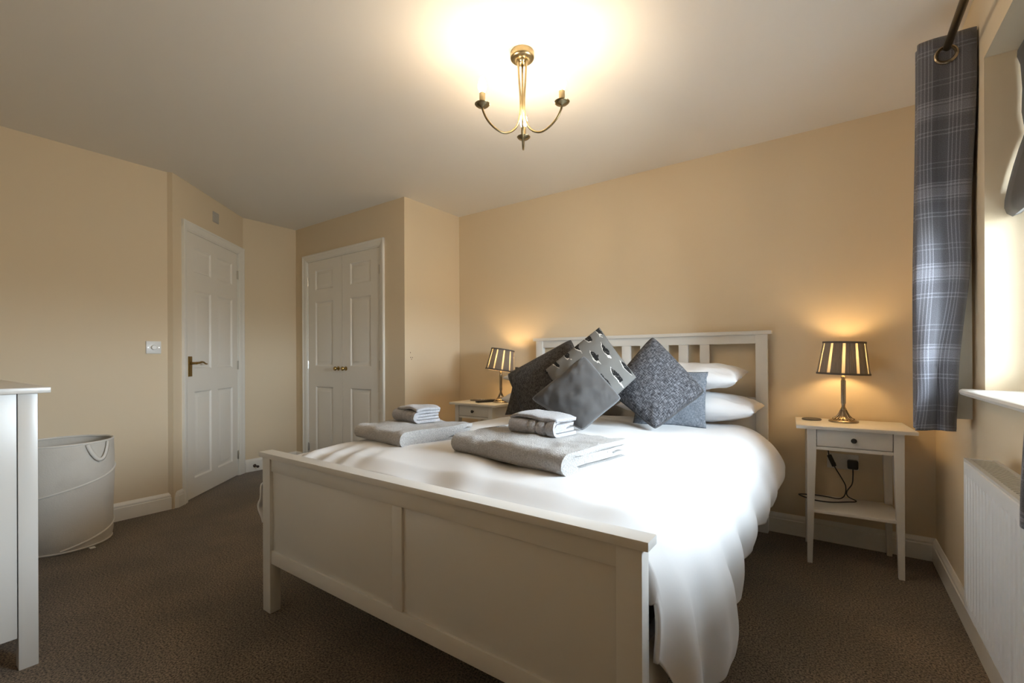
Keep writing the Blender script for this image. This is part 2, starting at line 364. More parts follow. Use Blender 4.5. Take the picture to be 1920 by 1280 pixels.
def leaf(parent, x0, x1, z0, z1, cols, rows, yf=.006):
    lf = MB(); yb = yf+.035
    xs = [x0]+[v for c in cols for v in c]+[x1]
    for i in range(0, len(xs), 2): lf.box(xs[i], xs[i+1], yf, yb, z0, z1)
    zs = [z0]+[v for r in sorted(rows) for v in r]+[z1]
    for c in cols:
        for i in range(0, len(zs), 2): lf.box(c[0], c[1], yf, yb, zs[i], zs[i+1])
    bmesh.ops.remove_doubles(lf.bm, verts=lf.bm.verts[:], dist=1e-5)
    L = lf.build('door_leaf', 'doorw', parent, smooth=0)
    for c in cols:
        for r in rows:
            mb = MB(); loops = []
            for ins, dp in ((-.002, 0), (.004, .002), (.012, .010), (.020, .011), (.030, .010), (.046, .003), (.05, .0025)):
                loops.append([Vector((c[0]+ins, yf+dp, r[0]+ins)), Vector((c[1]-ins, yf+dp, r[0]+ins)), Vector((c[1]-ins, yf+dp, r[1]-ins)), Vector((c[0]+ins, yf+dp, r[1]-ins))])
            V = mb.grid(loops, closed_u=True); mb.bm.faces.new(V[-1])
            for f in mb.bm.faces:
                f.normal_update()
            mb.build('panel', 'doorw', L, smooth=25)
    return L
def hinge(parent, x, z, yf=.006):
    MB().box(x-.012, x+.012, yf-.003, yf+.002, z-.038, z+.038, .001).tube([(x, yf-.006, z-.04), (x, yf-.006, z+.04)], .005, 8).build('hinge', 'steel', parent, smooth=30)

d1 = thing('door_1', 'white six-panel single door with brass lever handle in the angled wall', 'door', (D0[0], D0[1], 0), DA, kind='structure')
frame(d1, DS0, DS1, DZ, wl=.058, wr_=.078)
L1 = leaf(d1, DS0+.012, DS1-.012, .006, 2.034, [(.228, .47), (.566, .815)], [(1.738, 1.93), (.995, 1.605), (.15, .82)])
for z in (1.842, 1.015, .193): hinge(L1, DS1-.012, z)
h = MB().box(.147, .190, -.002, .007, .937, 1.09, .003).build('handle', 'dbrass', L1)
MB().tube([(.168, 0, 1.038), (.168, -.045, 1.038)], .009, 10).tube([(.168, -.045, 1.038), (.20, -.047, 1.041), (.23, -.048, 1.047), (.258, -.048, 1.044), (.282, -.047, 1.033), (.305, -.046, 1.031)], lambda t: .0095-.004*t, 10).build('lever', 'dbrass', h).parent = L1

d2 = thing('door_2', 'pair of white wardrobe doors with two brass knobs and three panels each', 'door', (0, YW, 0), 0, kind='structure')
frame(d2, WX0, WX1, DZ, wl=.064, wr_=.058)
LA = leaf(d2, WX0+.012, -3.752, .006, 2.034, [(-4.19, -3.897)], [(1.748, 1.945), (1.0, 1.63), (.15, .80)])
LB = leaf(d2, -3.747, WX1-.012, .006, 2.034, [(-3.625, -3.326)], [(1.748, 1.945), (1.0, 1.63), (.15, .80)])
for L_, x in ((LA, -3.808), (LB, -3.692)):
    k = MB().lathe([(0, 0), (.02, 0), (.02, .004), (.009, .008), (.008, .02), (.016, .028), (.02, .038), (.016, .047), (0, .05)], seg=20)
    o = k.build('knob', 'dbrass', L_); o.rotation_euler = (R(90), 0, 0); o.location = (x, .006, .978)
for z in (1.84, 1.01, .19): hinge(LA, WX0+.012, z); hinge(LB, WX1-.012, z)

# ------------------------------------------------------------------ window in the right wall
fx0, fx1 = .15, .21
def make_window(name, label, loc, rz, hw, hh):   # local x outwards, y along the wall
    w = thing(name, label, 'window', loc, rz, kind='structure')
    mb = MB()
    mb.box(fx0, fx1, -hw, -hw+.06, 0, hh, .004).box(fx0, fx1, hw-.06, hw, 0, hh, .004).box(fx0, fx1, -hw+.06, hw-.06, 0, .06, .004).box(fx0, fx1, -hw+.06, hw-.06, hh-.06, hh, .004).box(fx0, fx1, -.03, .03, .06, hh-.06, .004)
    mb.build('window_frame', 'upvc', w)
    for s_ in (-1, 1):
        a, b = sorted((s_*.03, s_*(hw-.06)))
        MB().box(fx0+.028, fx0+.034, a, b, .06, hh-.06).build('pane', 'glass', w, smooth=0)
    sill = [(-.0005, 0), (-.047, 0), (-.055, -.004), (-.057, -.012), (-.053, -.02), (-.045, -.024), (-.0005, -.024)]
    mb = MB(); mb.prism([(fx0, 0), (-.0005, 0), (-.0005, -.0148), (fx0, -.0148)], (0, -hw+.001, 0), (0, hw-.001, 0), (1, 0, 0), (0, 0, 1))
    mb.prism(sill, (0, -hw-.06, 0), (0, hw+.06, 0), (1, 0, 0), (0, 0, 1))
    mb.build('window_sill', 'trimw', w, smooth=30)
wc = (WY0+WY1)/2; hw = (WY1-WY0)/2; hh = WZ1-WZ0
make_window('window_1', 'white framed window with a pale sill and deep reveal beside the plaid curtain', (XR, wc, WZ0), 0, hw, hh)

# roman blind inside the reveal
BPROF = [(.088, -.002), (.083, -.012), (.082, -.03), (.09, -.06), (.094, -.14), (.092, -.22), (.10, -.29), (.086, -.34), (.072, -.40), (.060, -.46), (.052, -.51), (.051, -.535), (.056, -.553), (.066, -.562), (.08, -.556), (.086, -.53), (.09, -.5)]
def roman_blind(label, yc, hw):
    bl = thing('roman_blind', label, 'blind', (XR, yc, WZ1))
    P = [[Vector((a, y, b)) for y in [(-hw+.012)+(2*hw-.024)*k/12 for k in range(13)]] for a, b in BPROF]
    mb = MB(); mb.grid(P); o = mb.build('blind_cloth', 'blind', bl, smooth=60)
    sm = o.modifiers.new('thick', 'SOLIDIFY'); sm.thickness = .006; sm.offset = 1
    MB().box(.085, .125, -hw+.012, hw-.012, -.035, 0).build('headrail', 'upvc', bl)
    for dz, dx in ((-.50, .10), (-.53, .108)):
        MB().box(dx-.01, dx+.012, -hw+.014, hw-.014, dz-.03, dz+.04, .008).build('folded_pleat', 'blind', bl)
roman_blind('dark taupe roman blind half raised in the window beside the plaid curtain', wc, hw)

# ------------------------------------------------------------------ curtain pole and curtains
PX, PZ = .345, 2.209
cp = thing('curtain_pole', 'dark bronze curtain pole above the window', 'curtain pole', (PX, wc, PZ))
MB().tube([(0, -.78, 0), (0, .745, 0)], .0125, 16).build('pole', mat('dark_bronze', (.10, .075, .045), .35, .9), cp)
for s_ in (-1, 1):
    y = .745 if s_ > 0 else -.78
    o = MB().lathe([(0, 0), (.016, 0), (.018, .006), (.012, .012), (.022, .026), (.024, .036), (.018, .05), (0, .056)], seg=20).build('finial', bpy.data.materials['dark_bronze'], cp)
    o.location = (0, y-.002*s_, 0); o.rotation_euler = (R(-90*s_), 0, 0)
    yb = .70 if s_ > 0 else -.735
    MB().tube([(XR-PX, yb, -.0), (.014, yb, -.0)], .007, 10).box(XR-PX-.008, XR-PX+.001, yb-.02, yb+.02, -.035, .035, .003).tube([(.0135*math.cos(a), yb, .0135*math.sin(a)) for a in [2*math.pi*k/16 for k in range(16)]], .004, 8, closed=True).build('bracket', bpy.data.materials['dark_bronze'], cp)

def curtain(name, label, y0, dirn, nf, gap, hem, xw):
    """eyelet curtain stacked in nf flat folds across the pole; first fold at y0, next ones away (dirn)"""
    root = thing(name, label, 'curtain', (PX, y0, hem), 0, 'plaid curtains either side of the window')
    top = 2.256; nz = 60; path = []   # path in (xfrac -1..1, y) following the serpentine
    pts = []
    s_ = 1
    for f in range(nf):
        y = y0+dirn*gap*f
        for k in range(9):
            t = k/8; pts.append((s_*(1-2*t), y, 0))
        if f < nf-1:
            for k in range(1, 6):
                a = math.pi*k/6
                pts.append((-s_*(1+.10*math.sin(a)), y+dirn*gap*(1-math.cos(a))/2, 1))
        s_ = -s_
    P = []; UV = []
    for i in range(nz+1):
        t = i/nz; z = hem+(top-hem)*t
        row = []; uvr = []; arc = 0; last = None
        for j, (xf, y, turn) in enumerate(pts):
            x0c, x1c = xw(z)          # near-room edge, wall edge
            cx = (x0c+x1c)/2; hwid = (x1c-x0c)/2
            loose = 1-smoothstep(hem+.0, top, z)
            wv = .010*loose*math.sin(3.3*z*2+j*.5)+.006*loose*math.sin(11*z+j*.9)
            belly = dirn*-.012*math.sin(math.pi*min(1, max(0, (1-abs(xf)))))*(0.4+loose)
            slant = dirn*.045*(xf+1)/2*smoothstep(2.1, 1.5, z)
            p = Vector((cx+hwid*xf, y+slant+wv*(1-.5*abs(xf))+belly*(1 if y == y0 else .3), z+.004*loose*math.sin(j*.35)))
            if last is not None: arc += math.hypot(p.x-last.x, p.y-last.y)
            last = p; row.append(p-Vector((PX, y0, hem))); uvr.append((arc, z))
        P.append(row); UV.append(uvr)
    mb = MB(); mb.grid(P, UV); o = mb.build('cloth', 'plaid', root, smooth=70, fix=False)
    sm = o.modifiers.new('thick', 'SOLIDIFY'); sm.thickness = .003; sm.offset = 0
    # pale lining hanging behind the last fold, next to the wall
    LP = []
    for i in range(31):
        z = hem+.045+(top-.02-hem-.045)*i/30; x0c, x1c = xw(z)
        LP.append([Vector((.366+.056*k/6, y0+dirn*(.030+.044*smoothstep(2.1, 1.5, z)+.004*math.sin(5*z)), z))-Vector((PX, y0, hem)) for k in range(7)])
    for row in LP:
        for p in row:
            p.x = min(p.x, XR-PX-.004)
    o = MB(); o.grid(LP); o = o.build('lining', 'lining', root, smooth=70)
    for f in range(nf):
        y = dirn*gap*f - dirn*.005*(1 if f == 0 else 0)
        MB().tube([(.029*math.cos(a)-.003, y, PZ-.026-hem+.029*math.sin(a)) for a in [2*math.pi*k/28 for k in range(28)]], .0065, 8, closed=True).build('eyelet', 'pewter', root)
    return root
def xw_far(z):
    lo = .272-.012*smoothstep(2.2, 1.2, z)
    hi = .424-.012*smoothstep(2.2, 1.5, z)-.034*smoothstep(1.45, .93, z)-.006*smoothstep(.95, .78, z)
    return lo, hi
curtain('curtain', 'grey plaid eyelet curtain hanging beside the bedside table', 2.312, 1, 5, .024, .782, xw_far)
def xw_near(z):
    return .285-.022*smoothstep(1.1, .78, z), .424-.03*smoothstep(1.2, .95, z)
curtain('curtain', 'grey plaid eyelet curtain whose hem hangs in front of the radiator top', 1.140, -1, 5, .024, .775, lambda z: (.275-.012*smoothstep(1.1, .78, z), .42-.045*smoothstep(1.2, .95, z)))

# ------------------------------------------------------------------ radiator
RX, RY1, RY0, RZ0, RZ1 = .328, 1.965, .78, .283, .742
rd = thing('radiator', 'white ribbed panel radiator under the window', 'radiator', (RX, (RY0+RY1)/2, 0))
hl = (RY1-RY0)/2
def ribbed(x, front):
    mb = MB(); n = int(2*hl/.0333); prof = []
    for i in range(n):
        a = -hl+.012+(2*hl-.024)*i/n; st_ = (2*hl-.024)/n
        for f, d in ((0, .006), (.30, .006), (.42, 0), (.88, 0)): prof.append((a+f*st_, d*front))
    prof.append((hl-.012, .006*front))
    zs = [(RZ0, .004), (RZ0+.006, 0), (RZ0+.030, 0), (RZ0+.045, 1), (RZ1-.055, 1), (RZ1-.04, 0), (RZ1-.006, 0), (RZ1, .004)]
    P = []
    for z, k in zs:
        P.append([Vector((x+(d if k == 1 else 0 if k == 0 else .004*front), y, z)) for y, d in prof])
    mb.grid(P); o = mb.build('panel', 'rad', rd, smooth=25)
    s_ = o.modifiers.new('t', 'SOLIDIFY'); s_.thickness = .003; s_.offset = 0
ribbed(0, 1); ribbed(.072, -1)
MB().box(.004, .07, -hl+.02, hl-.02, RZ0+.04, RZ1-.04).build('convector_fins', 'grille', rd)
tg = MB().box(-.001, .012, -hl, hl, RZ1-.002, RZ1+.006, .002).box(.062, .074, -hl, hl, RZ1-.002, RZ1+.006, .002)
for i in range(60): y = -hl+.01+(2*hl-.03)*i/59; tg.box(.011, .063, y, y+.012, RZ1, RZ1+.003)
tg.build('top_grille', 'grille', rd)
for s_ in (-1, 1): MB().box(.0, .073, s_*hl-.004, s_*hl+.004, RZ0+.01, RZ1+.005, .002).build('end_panel', 'rad', rd)
for s_ in (-.7, .7): MB().box(.07, XR-RX-.001, hl*s_-.02, hl*s_+.02, RZ0+.06, RZ1-.06, .002).build('bracket', 'steel', rd)
MB().tube([(.036, -hl+.03, RZ0+.03), (.036, -hl+.03, -.0)], .0075, 10).build('pipe', 'trimw', rd)

# ------------------------------------------------------------------ bed
BX0, BX1 = -1.982, -.338; BC = (BX0+BX1)/2; FY = .955; HY = 3.115
bed = thing('bed', 'white wooden double bed frame with slatted headboard and panelled footboard', 'bed', (BC, (FY+HY)/2, 0))
BO = Vector((BC, (FY+HY)/2, 0))
def bb(name, x0, x1, y0, y1, z0, z1, bev=.003):
    o = MB().box(x0-BO.x, x1-BO.x, y0-BO.y, y1-BO.y, z0, z1, bev).build(name, 'furn', bed, smooth=30); return o
PW = .060
# footboard
bb('foot_post', BX0, BX0+PW, FY, FY+.045, 0, .650); bb('foot_post', BX1-PW, BX1, FY, FY+.045, 0, .650)
bb('foot_cap', BX0-.020, BX1+.016, FY-.006, FY+.052, .648, .670, .003)
bb('foot_rail', BX0+PW, BX1-PW, FY+.006, FY+.034, .594, .6485, .002)
bb('foot_rail', BX0+PW, BX1-PW, FY+.006, FY+.034, .207, .262, .002)
bb('foot_stile', -1.158, -1.112, FY+.006, FY+.032, .262, .594, .002)
bb('foot_panel', BX0+PW-.001, -1.1575, FY+.014, FY+.027, .261, .5945, .001); bb('foot_panel', -1.1125, BX1-PW+.001, FY+.014, FY+.027, .261, .5945, .001)
# headboard
bb('head_post', BX0, BX0+.063, HY+.012, HY+.052, 0, 1.206); bb('head_post', BX1-.055, BX1+.010, HY+.012, HY+.052, 0, 1.206)
bb('head_cap', BX0-.024, BX1+.031, HY+.003, HY+.062, 1.205, 1.228, .003)
bb('head_rail', BX0+.063, BX1-.055, HY+.018, HY+.046, 1.150, 1.2055, .002)
bb('head_panel', BX0+.063, BX1-.055, HY+.02, HY+.042, .30, .818, .002)
for x0, x1 in ((-1.665, -1.598), (-1.535, -1.468), (-1.40, -1.335), (-1.254, -1.19), (-1.118, -1.05), (-.985, -.922), (-.854, -.793), (-.719, -.660)):
    bb('slat', x0, x1, HY+.022, HY+.042, .816, 1.1515, .002)
for x in (BX0+.008, BX1-.030): bb('side_rail', x, x+.022, FY+.044, HY+.014, .245, .415, .002)
bb('centre_beam', BC-.03, BC+.03, FY+.04, HY+.02, .25, .29, .002)
for i in range(14):
    y = 1.08+i*.15; bb('bed_slat', BX0+.03, BX1-.03, y, y+.07, .288, .306, .001)

o = MB().box(-.755, .755, -1.02, 1.02, 0, .24, .04, 4).build('mattress', 'matt', None, smooth=50); o.location = (BC, 2.055, .305)
tag(o, 'pale mattress under the white duvet on the bed', 'mattress')

# duvet -------------------------------------------------------------
KEYS = [ # y, cross-section control points (x,z) from left hem to right hem
 (1.018, [(-2.10, .33), (-2.135, .42), (-2.06, .56), (-1.93, .640), (-1.70, .650), (-1.16, .655), (-.60, .655), (-.43, .650), (-.350, .60), (-.325, .52), (-.318, .44), (-.320, .38)]),
 (1.10, [(-2.09, .31), (-2.12, .42), (-2.03, .58), (-1.92, .655), (-1.70, .676), (-1.16, .685), (-.60, .682), (-.42, .668), (-.330, .59), (-.282, .47), (-.270, .36), (-.282, .24)]),
 (1.30, [(-2.05, .32), (-2.08, .42), (-2.02, .58), (-1.91, .666), (-1.70, .692), (-1.16, .698), (-.60, .694), (-.42, .672), (-.315, .57), (-.262, .42), (-.252, .28), (-.262, .16)]),
 (1.55, [(-2.04, .33), (-2.07, .42), (-2.01, .57), (-1.90, .658), (-1.70, .692), (-1.16, .700), (-.60, .696), (-.42, .670), (-.315, .575), (-.265, .45), (-.258, .33), (-.272, .23)]),
 (1.85, [(-2.04, .34), (-2.07, .43), (-2.01, .57), (-1.90, .648), (-1.70, .686), (-1.16, .700), (-.60, .696), (-.41, .672), (-.300, .585), (-.255, .48), (-.252, .41), (-.270, .345)]),
 (2.40, [(-2.04, .36), (-2.07, .43), (-2.01, .56), (-1.90, .645), (-1.70, .682), (-1.16, .696), (-.60, .694), (-.40, .676), (-.280, .595), (-.230, .49), (-.222, .43), (-.238, .38)]),
 (2.80, [(-2.04, .38), (-2.07, .44), (-2.01, .56), (-1.90, .640), (-1.70, .675), (-1.16, .690), (-.60, .688), (-.40, .672), (-.285, .605), (-.225, .52), (-.212, .47), (-.235, .43)]),
 (2.98, [(-2.02, .40), (-2.04, .45), (-1.99, .55), (-1.89, .62), (-1.70, .645), (-1.16, .655), (-.60, .655), (-.42, .640), (-.33, .59), (-.275, .53), (-.265, .49), (-.285, .46)])]
def catmull(pts, n):
    out = []; P = [pts[0]]+list(pts)+[pts[-1]]; N = len(pts)-1
    # parametrise by chord length so that samples are even
    cl = [0]
    for i in range(N): cl.append(cl[-1]+math.dist(pts[i], pts[i+1]))
    for k in range(n+1):
        s_ = cl[-1]*k/n; i = 0
        while i < N-1 and cl[i+1] < s_: i += 1
        t = (s_-cl[i])/(cl[i+1]-cl[i]); a, b, c, d = P[i], P[i+1], P[i+2], P[i+3]
        out.append(tuple(.5*((2*b[q])+(-a[q]+c[q])*t+(2*a[q]-5*b[q]+4*c[q]-d[q])*t*t+(-a[q]+3*b[q]-3*c[q]+d[q])*t**3) for q in range(len(b))))
    return out
def keyed(y):
    i = 0
    while i < len(KEYS)-2 and KEYS[i+1][0] < y: i += 1
    a, b = KEYS[i], KEYS[i+1]; t = (y-a[0])/(b[0]-a[0]); t = max(0, min(1, t)); 
    # smooth across keys with catmull on neighbours
    p0 = KEYS[max(i-1, 0)][1]; p3 = KEYS[min(i+2, len(KEYS)-1)][1]; out = []
    for q0, q1, q2, q3 in zip(p0, a[1], b[1], p3):
        out.append(tuple(.5*((2*q1[q])+(-q0[q]+q2[q])*t+(2*q0[q]-5*q1[q]+4*q2[q]-q3[q])*t*t+(-q0[q]+3*q1[q]-3*q2[q]+q3[q])*t**3)*.6+.4*(q1[q]*(1-t)+q2[q]*t) for q in range(2)))
    return out
NA, NY = 210, 190
P = []
ys = [1.018+(2.98-1.018)*j/NY for j in range(NY+1)]
for y in ys: P.append([Vector((x, y, z)) for x, z in catmull(keyed(y), NA)])
def ridge(v): return 1-abs(v)*2
Q = []
for j in range(NY+1):
    row = []
    for i in range(NA+1):
        p = P[j][i]; du = P[j][min(i+1, NA)]-P[j][max(i-1, 0)]; dv = P[min(j+1, NY)][i]-P[max(j-1, 0)][i]
        n = du.cross(dv).normalized()
        if n.z < -.9: n = -n
        x, y, z = p; d = 0
        topw = smoothstep(.56, .65, z); hangR = (1-topw) if x > -1 else 0; hangL = (1-topw) if x < -1 else 0
        d += .012*noise.noise((x*2.2, y*2.2, 1.0))*topw+.008*noise.noise((x*5+y*2, y*4, 4.0))*topw
        sw = noise.noise((x*1.3+4, y*1.3, 6)); d += .0085*topw*math.sin((x*.75+y)*19+5*noise.noise((x*1.6, y*1.6, 8)))*smoothstep(-.05, .4, sw)
        # fine creases
        c = noise.noise((x*3.1+.8*y, y*9-x*3, 7.7)); d += .003*max(0, ridge(c)-.55)*topw*(.5+noise.noise((x*1.7, y*1.7, 3)))*smoothstep(1.2, 1.5, y)
        # folds hanging on the window side, stronger towards the foot
        low = smoothstep(.62, .25, z); foot = 1-smoothstep(1.1, 2.6, y)
        ph = y*24+1.8*noise.noise((y*3, z*2.5, 9))+ (z-.4)*5*foot
        fe = smoothstep(1.02, 1.16, y)
        d += fe*hangR*(.012+.021*foot)*low*math.sin(ph)+fe*hangR*.006*math.sin(y*51+z*9)*low*foot
        d += hangR*.008*noise.noise((y*5, z*7, 2.2))
        d += hangL*.012*math.sin(y*19+z*6)*low
        d += hangL*(1-smoothstep(1.05, 1.25, y))*.022*noise.noise((x*16, y*16, z*16))
        # long folds running up from the hanging side on to the top, slanting towards the foot
        inn = max(0, -.36-x); g = math.exp(-(inn/.20)**2)*topw*(1-smoothstep(1.3, 2.2, y))*smoothstep(1.03, 1.15, y) if x > -1.1 else 0
        d += .011*g*math.sin(y*24+inn*16+1.8*noise.noise((x*3, y*3, 9)))
        # soft creases behind the big towel
        g = math.exp(-((x+.95)/.35)**2-((y-1.85)/.22)**2); d += .003*g*math.sin((x*.6+y*1.0)*42+3*noise.noise((x*4, y*3, 5)))
        # left rear corner pucker above the footboard
        g = math.exp(-((x+1.75)/.25)**2-((y-1.1)/.12)**2); d += .008*g*math.sin(x*46+y*9)
        hemd = noise.noise((y*6, 0, 3))*.012*(1 if i in (0, NA) else 0)
        row.append(p+n*d+Vector((0, 0, hemd)))
    Q.append(row)
# foot edge turned down behind the footboard, head edge turned down
Q = [[Vector((p.x*1.0, 1.0085, p.z-.10*smoothstep(.50, .62, p.z))) for p in Q[0]]]+Q+[[Vector((p.x, 3.0, p.z-.05)) for p in Q[-1]]]
OR = Vector((BC, 2.0, .42)); Q = [[p-OR for p in r] for r in Q]
mb = MB(); mb.grid(Q); dv = mb.build('duvet', 'duvet', None, smooth=180); dv.location = OR
s_ = dv.modifiers.new('thick', 'SOLIDIFY'); s_.thickness = .012; s_.offset = -1
tag(dv, 'white cotton duvet spread over the bed and hanging down its sides', 'duvet')

# ------------------------------------------------------------------ cushions and pillows
def cushion(name, label, cat, T, R_, B, L_, thick, m, pipe=None, pr=.0045, pinch=.09, group=None, back=.75, N=34, wr=.006, power=.5, seed=0, ears=.0, uvs=1.0):
    """T,R_,B,L_: four corners in order round the cushion (3-D); puffed on both faces"""
    T, R_, B, L_ = map(Vector, (T, R_, B, L_)); c = (T+R_+B+L_)/4
    nrm = (R_-L_).cross(T-B).normalized()
    if nrm.dot(Vector((0, 0, CAM_H))-c) < 0: nrm = -nrm
    rim = []
    def pos(a, b):   # a,b in -1..1
        k = pinch
        a2 = a*(1-k*(1-b*b)*a*a); b2 = b*(1-k*(1-a*a)*b*b)
        e = 1.035+ears*(abs(a*b)**5)
        u, v = (a2*e+1)/2, (b2*e+1)/2
        return (T*(1-u)+R_*u)*(1-v)+(L_*(1-u)+B*u)*v
    def side(sgn, th):
        P = []; UV = []
        for j in range(N+1):
            row = []; ur = []
            for i in range(N+1):
                a = math.sin((i/N-.5)*math.pi)*.35+(2*i/N-1)*.65; b = math.sin((j/N-.5)*math.pi)*.35+(2*j/N-1)*.65
                h = max(0, (1-a*a)*(1-b*b))**power*th
                e = min(1, h/th*2.2) if th else 0
                w = wr*noise.noise((a*3.2+seed, b*3.2, seed*1.7))*e
                cr = abs(a*b); q = noise.noise(((a-b)*6+seed, (a+b)*2.0, seed)); w += wr*1.6*q*cr*e
                # tension creases running from the corners
                row.append(pos(a, b)+nrm*(sgn*(h+w))-c); ur.append(((a+1)/2*uvs, (b+1)/2*uvs))
            P.append(row); UV.append(ur)
        return P, UV
    root = bpy.data.objects.new(name, None) if pipe else None
    mb = MB(); P, UV = side(1, thick); mb.grid(P, UV); P2, UV2 = side(-1, thick*back); mb.grid(P2, UV2, flip=True)
    bmesh.ops.remove_doubles(mb.bm, verts=mb.bm.verts[:], dist=2e-4)
    if pipe:
        COL.objects.link(root); root.location = c; root.empty_display_size = .05
        mb.build('cover', m, root, smooth=180)
        ring = [p for p in P[0][:-1]]+[r[-1] for r in P[:-1]]+[p for p in P[-1][:0:-1]]+[r[0] for r in P[:0:-1]]
        MB().tube(ring, pr, 8, closed=True).build('piping', pipe, root, smooth=60)
        return tag(root, label, cat, group)
    o = mb.build(name, m, None, smooth=180); o.location = c
    return tag(o, label, cat, group)

G = 'cushions heaped against the pillows'
# white pillows (two stacks), flat: corners in plan
def pillow(label, cx, cy, z, w, d, th, tilt=0, seed=0):
    hw_, hd = w/2, d/2
    f = lambda a, b: (cx+a*hw_, cy+b*hd, z+b*hd*tilt)
    return cushion('pillow', label, 'pillow', f(-1, 1), f(1, 1), f(1, -1), f(-1, -1), th, 'pillow', pinch=.05, back=1.0, wr=.012, power=.42, seed=seed, group='white pillows stacked at the headboard')
pillow('lower white pillow of the stack near the plaid curtain', -.715, 2.86, .776, .73, .44, .086, 0, 1.3)
pillow('upper white pillow of the stack near the plaid curtain', -.79, 2.88, .956, .71, .42, .076, .10, 2.9)
pillow('lower white pillow behind the charcoal cushion', -1.60, 2.86, .772, .73, .44, .086, 0, 5.3)
pillow('upper white pillow behind the charcoal cushion', -1.61, 2.88, .945, .72, .42, .074, .10, 7.1)
cushion('cushion', 'blue-grey linen cushion propped upright behind the tweed cushion', 'cushion', (-.93, 2.61, .995), (-.578, 2.69, .980), (-.566, 2.58, .690), (-.93, 2.50, .690), .045, 'linen', pinch=.05, group=G, seed=3, wr=.008, back=.6)
cushion('cushion', 'grey cushion mostly hidden behind the charcoal cushion', 'cushion', (-1.80, 2.58, 1.00), (-1.46, 2.62, 1.00), (-1.42, 2.50, .69), (-1.80, 2.46, .690), .045, 'dark', pinch=.06, group=G, seed=4, back=.6)
cushion('cushion', 'charcoal chenille cushion with dark piping between the printed cushion and the remote control', 'cushion', (-1.326, 2.493, 1.176), (-1.154, 2.40, .867), (-1.440, 2.166, .705), (-1.625, 2.244, .966), .088, 'dark', pipe='dpiping', pinch=.035, group=G, seed=8, ears=-.05)
cushion('cushion', 'grey cushion printed with dark spotted animals, tallest of the heap', 'cushion', (-1.09, 2.39, 1.235), (-.843, 2.298, .963), (-1.03, 2.12, .725), (-1.325, 2.185, .995), .062, 'animal', pipe=None, pinch=.04, group=G, seed=11, ears=-.02, back=.6)
cushion('cushion', 'grey tweed cushion with piped edge standing on one corner', 'cushion', (-.840, 2.560, 1.182), (-.560, 2.540, .885), (-.740, 2.290, .705), (-1.030, 2.365, .890), .10, 'tweed', pipe='dpiping', pinch=.03, group=G, seed=15, ears=-.06, wr=.009, power=.45, back=.5)
cushion('cushion', 'plain grey velvet cushion in front of the printed cushion', 'cushion', (-1.055, 2.125, 1.072), (-.858, 2.125, .865), (-1.010, 2.015, .712), (-1.275, 1.974, .854), .085, 'velvet', pipe='piping', pinch=.035, group=G, ears=-.05, seed=19, wr=.012, back=.5)

# ------------------------------------------------------------------ towels
def ushape(th, outer_h, depth, r_in, n=12):
    """closed polygon (y,z) of a sheet folded once: fold at y=0 side, open at y=depth"""
    ro = outer_h/2; ri = max(.001, ro-th); out = []
    out.append((depth, 0))
    for k in range(n+1):
        a = -math.pi/2-math.pi*k/n; out.append((ro+ro*math.cos(a), ro+ro*math.sin(a)))
    out.append((depth, outer_h))
    out.append((depth-.002, outer_h-th))
    for k in range(n+1):
        a = math.pi/2+math.pi*k/n; out.append((ro+ri*math.cos(a), ro+ri*math.sin(a)))
    out.append((depth-.002, th))
    return out
def resample(poly, step):
    out = []; n = len(poly)
    for i in range(n):
        a, b = poly[i], poly[(i+1) % n]; L_ = math.dist(a, b); k = max(1, int(L_/step))
        for q in range(k): out.append((a[0]+(b[0]-a[0])*q/k, a[1]+(b[1]-a[1])*q/k))
    return out
def folded(parent, name, m, length, depth, height, th, seed, grooves=(), off=(0, 0, 0), amp=.006, step=.012):
    poly = resample(ushape(th, height, depth, 0), step); nx = int(length/step); P = []
    for i in range(nx+1):
        t = i/nx; x = -length/2+length*t; e = min(t, 1-t)*length
        sh = 1-.45*max(0, 1-e/.012)**2
        gv = sum(math.exp(-((t-g)/.022)**2) for g in grooves)
        row = []
        for y, z in poly:
            cz = height/2; cy = depth/2
            nz_ = amp*noise.noise((x*7+seed, y*7, z*9))+amp*.5*noise.noise((x*22+seed, y*22, z*22))
            zz = cz+(z-cz)*(1-.16*gv)+nz_*(1 if z > height*.3 else .15)
            yy = y+amp*.9*noise.noise((x*5+seed, 2, z*6))+ (.007*gv if y < height/2 else 0)
            # end edges sag inwards a little
            row.append(Vector((x*1.0+off[0]+.010*noise.noise((y*8, z*14, seed+x)) * (1 if e < .02 else 0), yy-cy+off[1], max(0.0, zz)+off[2])))
        P.append(row)
    mb = MB(); V = mb.grid(P, closed_u=True); 
    for rr in (V[0], V[-1]):
        f = mb.bm.faces.new(rr)
        bmesh.ops.triangulate(mb.bm, faces=[f])
    return mb.build(name, m, parent, smooth=70)
GT = 'folded grey bath towels on the duvet'; GF = 'small grey face cloths on the bath towels'
def bath(label, loc, rz, length, depth, seed, ht=.074):
    t = thing('bath_towel', label, 'towel', loc, rz, GT)
    folded(t, 'outer_fold', 'towel', length, depth, ht, .0165, seed, amp=.010)
    folded(t, 'inner_fold', 'towel', length-.012, depth-.03, ht-.043, .0115, seed+3, off=(-.001, .012, .0215), amp=.005)
    return t
